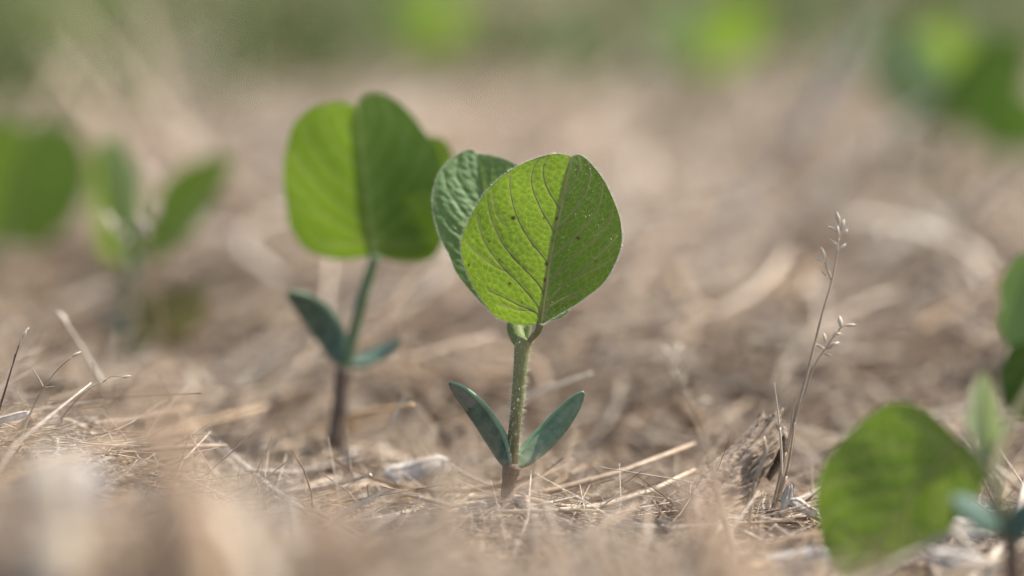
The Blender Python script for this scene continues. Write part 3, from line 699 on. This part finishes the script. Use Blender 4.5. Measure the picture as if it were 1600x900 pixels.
for i, (px_, py_, d, s_, yaw, lab) in enumerate(BG):
    o = proto if i == 0 else copy_tree(proto)
    c = P(px_, py_, d); s_ = s_*1.0
    gz = float(T(c[0], c[1]))
    if c[1] > 400: gz *= .3
    s_ = max(min(s_, 1.15), (c[2]-gz)/9.6); gz = c[2]-9.6*s_
    o.location = np.array([c[0], c[1], gz])*S; o.rotation_euler = (0, 0, R(yaw)); o.scale = (s_, s_, s_); o['label'] = lab
    if i == 0 or i == 6:
        for ch in o.children:
            if ch.name.startswith('leaf'): ch.material_slots[0].link = 'OBJECT'; ch.material_slots[0].material = M_FAR
    if i in (1, 3, 4, 5, 12, 13):  # shade put into the colour: darker leaf material on these far crowns
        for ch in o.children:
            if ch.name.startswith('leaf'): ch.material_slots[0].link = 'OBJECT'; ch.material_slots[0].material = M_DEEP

# ================================================================== dry grass stems with seed heads
def spikelet_mesh(name='spikelet'):
    V, F = [], []
    n, ns = 7, 6
    for i in range(n):
        u = i/(n-1); r = .075*math.sin(math.pi*min(1, u*.92+.06))**.8
        for j in range(ns):
            a = j*math.tau/ns; V.append((r*math.cos(a), r*.7*math.sin(a), u*.34))
    F = [(i*ns+j, i*ns+(j+1) % ns, (i+1)*ns+(j+1) % ns, (i+1)*ns+j) for i in range(n-1) for j in range(ns)]
    return new_mesh(name, V, F)
SPK = spikelet_mesh()
def place_dir(o, p, d, base, s=1.0):
    o.location = (np.asarray(p)-base)*S; o.rotation_euler = Vector(d).to_track_quat('Z', 'Y').to_euler(); o.scale = (s, s, s)
def panicle(label, stem_px, d, branches, spikes, rad=.045, group='dry grass stems with seed heads', material=None, name='dry_grass'):
    pts = PP(stem_px, d); base = pts[0].copy()
    t = thing(name, label, 'dry grass', base, group)
    m = material or M_DRY
    pth = spline(pts, 24); tube('stalk', pth, [rad*1.5, rad, rad*.7, rad*.45], m, t, base, ns=8)
    dd = d if np.isscalar(d) else d[-1]
    for b_ in branches:
        tube('branch', spline(PP(b_, dd), 12), [rad*.7, rad*.4], m, t, base, ns=6)
    for (x, y, ang, s) in spikes:
        o = link('spikelet', SPK, M_DRYP, t)
        a = R(ang); d3 = math.cos(a)*RT+math.sin(a)*UP+FW*random.uniform(-.3, .3)
        place_dir(o, P(x, y, dd), d3, base, s)
    return t
panicle('tall dry grass stem with two seed heads standing right of the weathered wood stub',
        [(1212, 815), (1222, 740), (1238, 670), (1262, 580), (1285, 490), (1303, 425), (1311, 372)], [70.6, 70.6, 71],
        [[(1240, 662), (1256, 620), (1272, 572), (1290, 545), (1305, 522), (1313, 512)], [(1300, 438), (1292, 420), (1288, 408)], [(1290, 545), (1300, 543)], [(1302, 527), (1314, 512), (1322, 508)]],
        [(1311, 372, 100, 1.1), (1309, 385, 140, 1), (1313, 360, 70, 1), (1311, 350, 105, 1.1), (1309, 362, 150, .9), (1316, 372, 60, .9), (1307, 395, 85, .9), (1312, 392, 50, .8),
         (1288, 408, 165, .9), (1289, 404, 110, 1), (1293, 424, 100, .9), (1288, 415, 60, .7), (1291, 432, 130, .7),
         (1314, 512, 95, 1), (1319, 509, 5, 1), (1300, 530, 60, .9), (1289, 546, 150, .9), (1295, 541, 20, 1), (1290, 535, 100, .8), (1287, 552, -20, .7), (1303, 523, 10, .7)], rad=.05)
panicle('shorter blurred dry grass stem with a pale seed head left of the weathered wood stub',
        [(1150, 860), (1128, 780), (1105, 700), (1080, 640), (1062, 590), (1050, 560)], 64.5,
        [[(1080, 640), (1094, 628)], [(1062, 592), (1070, 580)]],
        [(1050, 562, 130, 1.3), (1050, 560, 60, 1.3), (1056, 576, 100, 1.2), (1062, 592, 60, 1.1), (1060, 595, 120, 1.1), (1068, 605, 95, 1), (1092, 630, 20, .9), (1075, 628, 100, .9)], rad=.06)
panicle('dry grass with blurred pale seed head in front of the V shaped left seedling',
        [(262, 560), (250, 480), (238, 410), (232, 370)], 82,
        [[(238, 410), (226, 388), (218, 372)], [(236, 395), (244, 370)]],
        [(232, 372, 100, 1.7), (226, 362, 110, 1.5), (240, 350, 70, 1.6), (218, 372, 100, 1.5), (222, 352, 120, 1.4), (246, 340, 80, 1.4), (236, 335, 100, 1.3)], rad=.03, material=M_TAN)
panicle('second blurred seed head, lower and further left, against the V shaped left seedling',
        [(215, 520), (205, 450), (190, 390), (178, 362)], 83,
        [[(190, 390), (184, 372)]],
        [(178, 362, 110, 1.7), (184, 372, 80, 1.5), (172, 350, 115, 1.4), (190, 388, 60, 1.4)], rad=.03, material=M_TAN)
panicle('thin dark tipped grass stem standing at the left edge', [(-6, 655), (8, 610), (20, 570), (34, 528), (42, 517)], 70.5, [[(20, 570), (24, 552)]],
        [(34, 530, 62, .9), (30, 540, 72, .8), (38, 520, 50, .6)], rad=.028, material=M_SEED)
panicle('pale dry stem leaning right with a short fork near the left edge', [(30, 690), (50, 640), (68, 606), (90, 578), (112, 558)], 69.6, [[(68, 606), (60, 590), (50, 576)], [(68, 606), (84, 604)]],
        [(112, 558, 30, .9)], rad=.03, material=M_DRY)
panicle('fine branched straw wisp pointing up right beside the pale leaning stem', [(95, 655), (120, 625), (140, 607), (160, 598)], 69.4, [[(138, 608), (150, 612), (160, 612)], [(160, 598), (175, 588), (196, 590)]],
        [(160, 598, 40, .6), (190, 590, 10, .8)], rad=.02, material=M_DRY)
panicle('pale grass blade tip poking up above the mulch left of the seedlings', [(160, 600), (140, 565), (120, 530), (100, 500)], 75, [], [(106, 510, 120, 1.4), (100, 500, 130, 1)], rad=.06, material=M_DRYP)

def blade(label, pts, d, wpx, material, cat='dry grass', name='dry_grass', group=None, flat=.35, parts=True):
    """a long dry stalk: leaf sheath below, bare straw above"""
    q = spline(PP(pts, d), 22); base = q[0].copy()
    t = thing(name, label, cat, base, group); dm = d if np.isscalar(d) else float(np.mean(d))
    r = wpx/FPX*dm/2
    k = 12
    tube('sheath', q[:k], [r*1.15, r*1.2, r*1.1], material, t, base, ns=10, flat=flat*1.25)
    tube('stalk', q[k-1:], [r, r*.9, r*.35], material, t, base, ns=10, flat=flat)
    return t
blade('short pale blade standing upright in front of the weathered wood stub', [(1222, 745), (1220, 690), (1215, 640), (1210, 598)], 69.6, 7, M_DRYP)
blade('lower curved blade just left of the upright one against the wood stub', [(1170, 830), (1178, 760), (1195, 710), (1194, 682)], 68.6, 12, M_DRY)
blade('brown blade crossing behind the tall grass stem at the wood stub', [(1205, 800), (1222, 730), (1236, 665), (1240, 620)], 70.5, 8, M_DRY)
blade('broad sheath of dry grass at the foot of the tall seed stem', [(1200, 832), (1212, 790), (1230, 735), (1242, 660)], 70.3, 12, M_DRY)
blade('thin crisp straw lying right of the central seedling stem base', [(820, 794), (850, 788), (880, 781), (904, 775)], 69.5, 5, M_DRYP, 'straw', 'loose_straw', flat=.8)
blade('pale straw lying across the bottom right of the central stem base', [(775, 800), (830, 799), (900, 797), (960, 799)], 68.8, 7, M_DRY, 'straw', 'loose_straw', flat=.7)
blade('bleached straw pointing up right from the pair of seed leaves of the second seedling', [(610, 668), (624, 640), (634, 612)], 74, 8, M_DRYP)
blade('bright straw leaning beside the folded pale young leaf at the right edge', [(1558, 728), (1580, 748), (1612, 775)], 66, 9, M_DRYP, 'straw', 'loose_straw')
# leaning stems, far and blurred
LEAN = [([(905, 545), (1080, 420), (1230, 230), (1385, -20)], 112, 24, 'longest blurred straw stem leaning right from behind the sharp seedling to the top'),
        ([(1010, 500), (1150, 330), (1280, 170), (1360, 60)], 118, 18, 'second leaning straw stem just right of the longest one'),
        ([(1120, 470), (1250, 330), (1380, 215), (1500, 130)], 116, 20, 'straw stem leaning under the dark green far seedling'),
        ([(1240, 520), (1380, 400), (1500, 330), (1620, 255)], 100, 16, 'straw stem leaning out at the right edge below the far seedlings'),
        ([(1300, 338), (1370, 345), (1450, 365), (1540, 410)], 98, 24, 'pale blurred straw lying level above the seed head of the tall grass'),
        ([(1420, 300), (1470, 350), (1530, 410), (1590, 470)], 96, 20, 'straw crossing down to the right over the level pale one'),
        ([(90, -10), (190, 120), (290, 230), (400, 330)], 125, 18, 'straw stem leaning left across the upper left corner'),
        ([(60, 60), (150, 180), (225, 290), (262, 370)], 118, 16, 'lower straw stem leaning left above the V shaped seedling'),
        ([(215, -10), (240, 110), (275, 220), (320, 330)], 130, 15, 'steeper straw stem between the two leaning ones at upper left')]
for pts, d, wpx, lab in LEAN:
    pts = pts if pts[0][1] > pts[-1][1] else pts[::-1]
    blade(lab, pts, d, wpx*1.4, M_DRYP if pts[0][0] > 800 and len(lab) % 3 else M_DRY, 'straw', 'leaning_straw', 'blurred straw stems behind the seedlings')
# stubble close to the camera
NEAR = [([(325, 1010), (300, 860), (262, 700), (232, 585)], 47, 112, M_TAN, 'broad tan stubble stalk blurred in the left foreground'),
        ([(60, 1000), (75, 880), (82, 780), (85, 680)], 48, 110, M_DRYP, 'pale stubble stalk blurred near the lower left corner'),
        ([(420, 1000), (395, 900), (365, 830), (350, 790)], 48, 60, M_DRYP, 'short pale stubble stalk right of the broad tan one'),
        ([(540, 1010), (520, 900), (490, 820), (480, 770)], 50, 46, M_TAN, 'stubble stalk blurred at the bottom left of centre'),
        ([(700, 860), (690, 760), (660, 690), (630, 640)], 56, 26, M_DRY, 'blurred straw leaning left in front of the pale flake'),
        ([(1175, 1010), (1135, 900), (1105, 820), (1078, 738)], 45.5, 125, M_TAN, 'brown stubble stalk blurred at the bottom right of the central seedling'),
        ([(980, 1000), (960, 920), (945, 860), (940, 812)], 47, 85, M_DRY, 'tan stubble stalk blurred at the bottom under the central seedling'),
        ([(1360, 1010), (1372, 940), (1390, 880), (1400, 850)], 46, 50, M_TAN, 'short stubble stalk blurred over the lower tip of the drooping leaf')]
for pts, d, wpx, m_, lab in NEAR:
    blade(lab, pts, d, wpx, m_, 'stubble', 'stubble_stalk', 'stubble stalks in the near foreground', flat=.6)

# ================================================================== weathered wood stub
def wood_stub():
    base = P(1150, 800, 70.8)
    t = thing('weathered_wood_stub', 'grey weathered stub of old stalk leaning right with a ragged broken top', 'wood stub', base)
    q = spline(PP([(1085, 825), (1118, 785), (1150, 745), (1180, 706), (1203, 672)], [70.2, 70.6, 71, 71.3, 71.6]), 110)
    rad = np.interp(np.linspace(0, 1, 110), [0, .25, .5, .75, .9, 1], [1.05, .95, .80, .66, .56, .46])
    NS = 150
    V, F = tube_data(q-base, rad, ns=NS, flat=.75)
    n = 110*NS; thi = np.tile(np.arange(NS)/NS, 110); u = np.repeat(np.linspace(0, 1, 110), NS)
    cx_, cy_ = np.cos(thi*math.tau)*3, np.sin(thi*math.tau)*3       # seamless noise round the trunk
    fib = vnoise(cx_*2.4+u*2.5, cy_*2.4+u*4, 31)*.45+vnoise(cx_*7+u*6, cy_*7+u*5, 32)*.2+vnoise(cx_*4, cy_*4+u*38, 37)*.35
    ctr = np.repeat(q-base, NS, axis=0); dirv = V[:n]-ctr
    lump = vnoise(cx_*.8+u*5, cy_*.8+u*3, 36)-.5; crack = np.clip(vnoise(cx_*2.2+u*1.2, cy_*2.2+9, 34)-.62, 0, 1)*2
    V[:n] = ctr+dirv*(1+.20*(fib-.5)+.30*lump-.45*crack)[:, None]
    axd = (q[-1]-q[-6]); axd /= np.linalg.norm(axd)
    rag = np.clip((u-.84)/.16, 0, 1)**1.5*(vnoise(cx_*1.2, cy_*1.2, 35)*1.2-.5+.25*(fib-.5))
    V[:n] += axd[None]*rag[:, None]*.85
    g_ = np.clip(.38+.7*(fib-.3)-.6*crack+.25*lump, .05, 1)[:, None]
    cc = np.array([[.10, .070, .050]])*(1-g_)+np.array([[.44, .35, .26]])*g_
    cc = np.vstack([cc, [[.1, .08, .06]]*2])
    hol = link('bark', new_mesh('bark', V, F, {'col': cc}), M_BARK, t)
    V = np.vstack([V[:n][-NS:]]*1)
    # torn fibres at the broken end
    for k in range(16):
        a = k/16*math.tau+random.uniform(-.1, .1); i = int(a/math.tau*150) % 150
        p0 = V[i]+base-axd*.15; ln = random.uniform(.12, .38)
        tube('splinter', spline([p0, p0+axd*ln*.6+np.array([random.uniform(-.05, .05), 0, random.uniform(-.03, .06)]), p0+axd*ln], 5), [.05, .035, .008], M_WOOD, t, base, ns=5)
    # broken lower edge hanging over the hollow
    q2 = spline(PP([(1222, 668), (1226, 690), (1218, 718), (1200, 748)], 71.4), 18)
    V2, F2 = tube_data(q2-base, [.16, .24, .22, .14], ns=14, flat=.6)
    V2[:18*14] *= 1; V2[:18*14] += .07*(vnoise(np.arange(252)*.7, np.arange(252)*.31, 9)-.5)[:, None]
    link('bark_flap', new_mesh('bark_flap', V2, F2), M_WOOD, t)
M_WOOD = plain('weathered_wood', (.13, .095, .07), (.42, .34, .27), 230, .9, .1, 1.0, None, .002)
M_BARK = vcol_mat('weathered_bark', .9, .1)
wood_stub()

# ================================================================== flakes and chunks one can pick out
def chunk(name, label, px_, py_, d, wpx, hpx, rot, material, cat, thick=.08, seed=0, tiltv=.5, group=None):
    """an irregular split piece: body with curled edge plus a rib"""
    c = P(px_, py_, d); t = thing(name, label, cat, c, group)
    W_, H_ = wpx/FPX*d/2, hpx/FPX*d/2
    nu, nv = 22, 9; V = []
    ca, sa = math.cos(R(rot)), math.sin(R(rot))
    E1 = ca*RT+sa*UP; N = UP*.55-FW*.75+RT*.15; N = N-E1*(N@E1); N /= np.linalg.norm(N); E2 = np.cross(N, E1)
    for side in (1, -1):
        for i in range(nu):
            u = i/(nu-1)*2-1; prof = (1-abs(u)**3.2)**.7*(.75+.5*vnoise(np.array(u*2.3+seed), np.array(1.5*seed), 3))+.03
            for j in range(nv):
                v = j/(nv-1)*2-1
                z = -.35*H_*v*v+.10*H_*math.sin(u*5+seed)+side*thick/2*(1-.8*max(abs(u), abs(v))**4)+.05*H_*float(vnoise(np.array(u*6.), np.array(v*5+seed), 8))
                V.append(E1*W_*(u+.06*math.sin(v*7+seed)*(abs(u) > .8))+E2*H_*prof*v*1.3+N*z)
    off = nu*nv; F = []
    for i in range(nu-1):
        for j in range(nv-1):
            a = i*nv+j; F.append((a, a+nv, a+nv+1, a+1)); F.append((off+a, off+a+1, off+a+nv+1, off+a+nv))
    ring = [i*nv for i in range(nu)]+[(nu-1)*nv+j for j in range(1, nv)]+[i*nv+nv-1 for i in range(nu-2, -1, -1)]+[j for j in range(nv-2, 0, -1)]
    for k in range(len(ring)):
        a, b_ = ring[k], ring[(k+1) % len(ring)]; F.append((a, b_, off+b_, off+a))
    link('flake_body', new_mesh('flake_body', V, F), material, t)
    rib = [E1*W_*u+N*(thick*.6+.10*H_*math.sin(u*5+seed))+E2*H_*.25 for u in np.linspace(-.85, .85, 10)]
    tube('fibre_ridge', rib, [.01, .03, .03, .01], material, t, ns=6)
    return t
M_WHITE = plain('bleached_flake', (.34, .28, .22), (.74, .69, .62), 240, .7, .25, .9, (1, 1, .3), .001)
M_GREY = plain('grey_flake', (.34, .31, .29), (.55, .51, .47), 140, .7, .3, .6)
M_BRN = plain('brown_husk', (.13, .075, .045), (.30, .19, .11), 150, .6, .3, .5)
CH = [('bleached_flake', 'bright white flake of husk lying between the second seedling and the sharp one', 650, 730, 73.2, 104, 34, 14, M_WHITE, 'flake'),
      ('bleached_flake', 'broad pale upright flake blurred behind the second seedling, left of the sharp stem', 708, 545, 104, 120, 90, 25, M_DRYP, 'flake'),
      ('bleached_flake', 'pale lavender grey flake blurred far behind, right of the sharp leaves', 1010, 300, 132, 150, 110, -28, M_DRY, 'flake'),
      ('grey_flake', 'long grey split straw lying at the bottom between wood stub and drooping leaf', 1245, 875, 65.5, 150, 34, 6, M_GREY, 'split straw'),
      ('straw_chip', 'tan rounded straw lying just above the long grey split one', 1262, 842, 66.4, 160, 22, 9, M_TAN, 'split straw'),
      ('bleached_flake', 'white standing sliver beside the foot of the tall grass stem', 1228, 785, 69.8, 62, 13, 74, M_WHITE, 'flake'),
      ('bleached_flake', 'mottled pale chip left of the top of the drooping leaf base', 1258, 792, 69.2, 50, 17, -30, M_WHITE, 'flake'),
      ('bleached_flake', 'white flat chip right of the drooping leaf under the seed leaves', 1516, 826, 66, 80, 24, -14, M_WHITE, 'flake'),
      ('bleached_flake', 'long white split straw at the bottom right of the drooping leaf', 1500, 872, 63.5, 130, 26, -10, M_WHITE, 'split straw'),
      ('straw_chip', 'pale narrow chip slanting down behind the right seed leaves', 1502, 845, 64.5, 70, 14, -38, M_DRYP, 'split straw'),
      ('brown_husk', 'orange brown husk in the mulch near the left edge', 38, 668, 70.2, 46, 22, 35, M_BRN, 'husk'),
      ('bleached_flake', 'bright bleached straw tip lying above the brown husk', 16, 652, 69.8, 70, 10, 14, M_WHITE, 'split straw'),
      ('brown_husk', 'small warm brown husk behind the left seed leaf of the sharp seedling', 700, 678, 76, 60, 26, 40, M_TAN, 'husk'),
      ('straw_chip', 'small pale chip right under the sharp seedling at its left foot', 752, 788, 69, 18, 10, -8, M_GREY, 'split straw'),
      ('grey_flake', 'blurred grey white flake in the lower left foreground', 95, 760, 52, 130, 100, 12, M_GREY, 'flake')]
for k, (nm, lab, a, b_, d, w_, h_, r_, m_, cat) in enumerate(CH):
    chunk(nm, lab, a, b_, d, w_, h_, r_, m_, cat, seed=k*1.7)
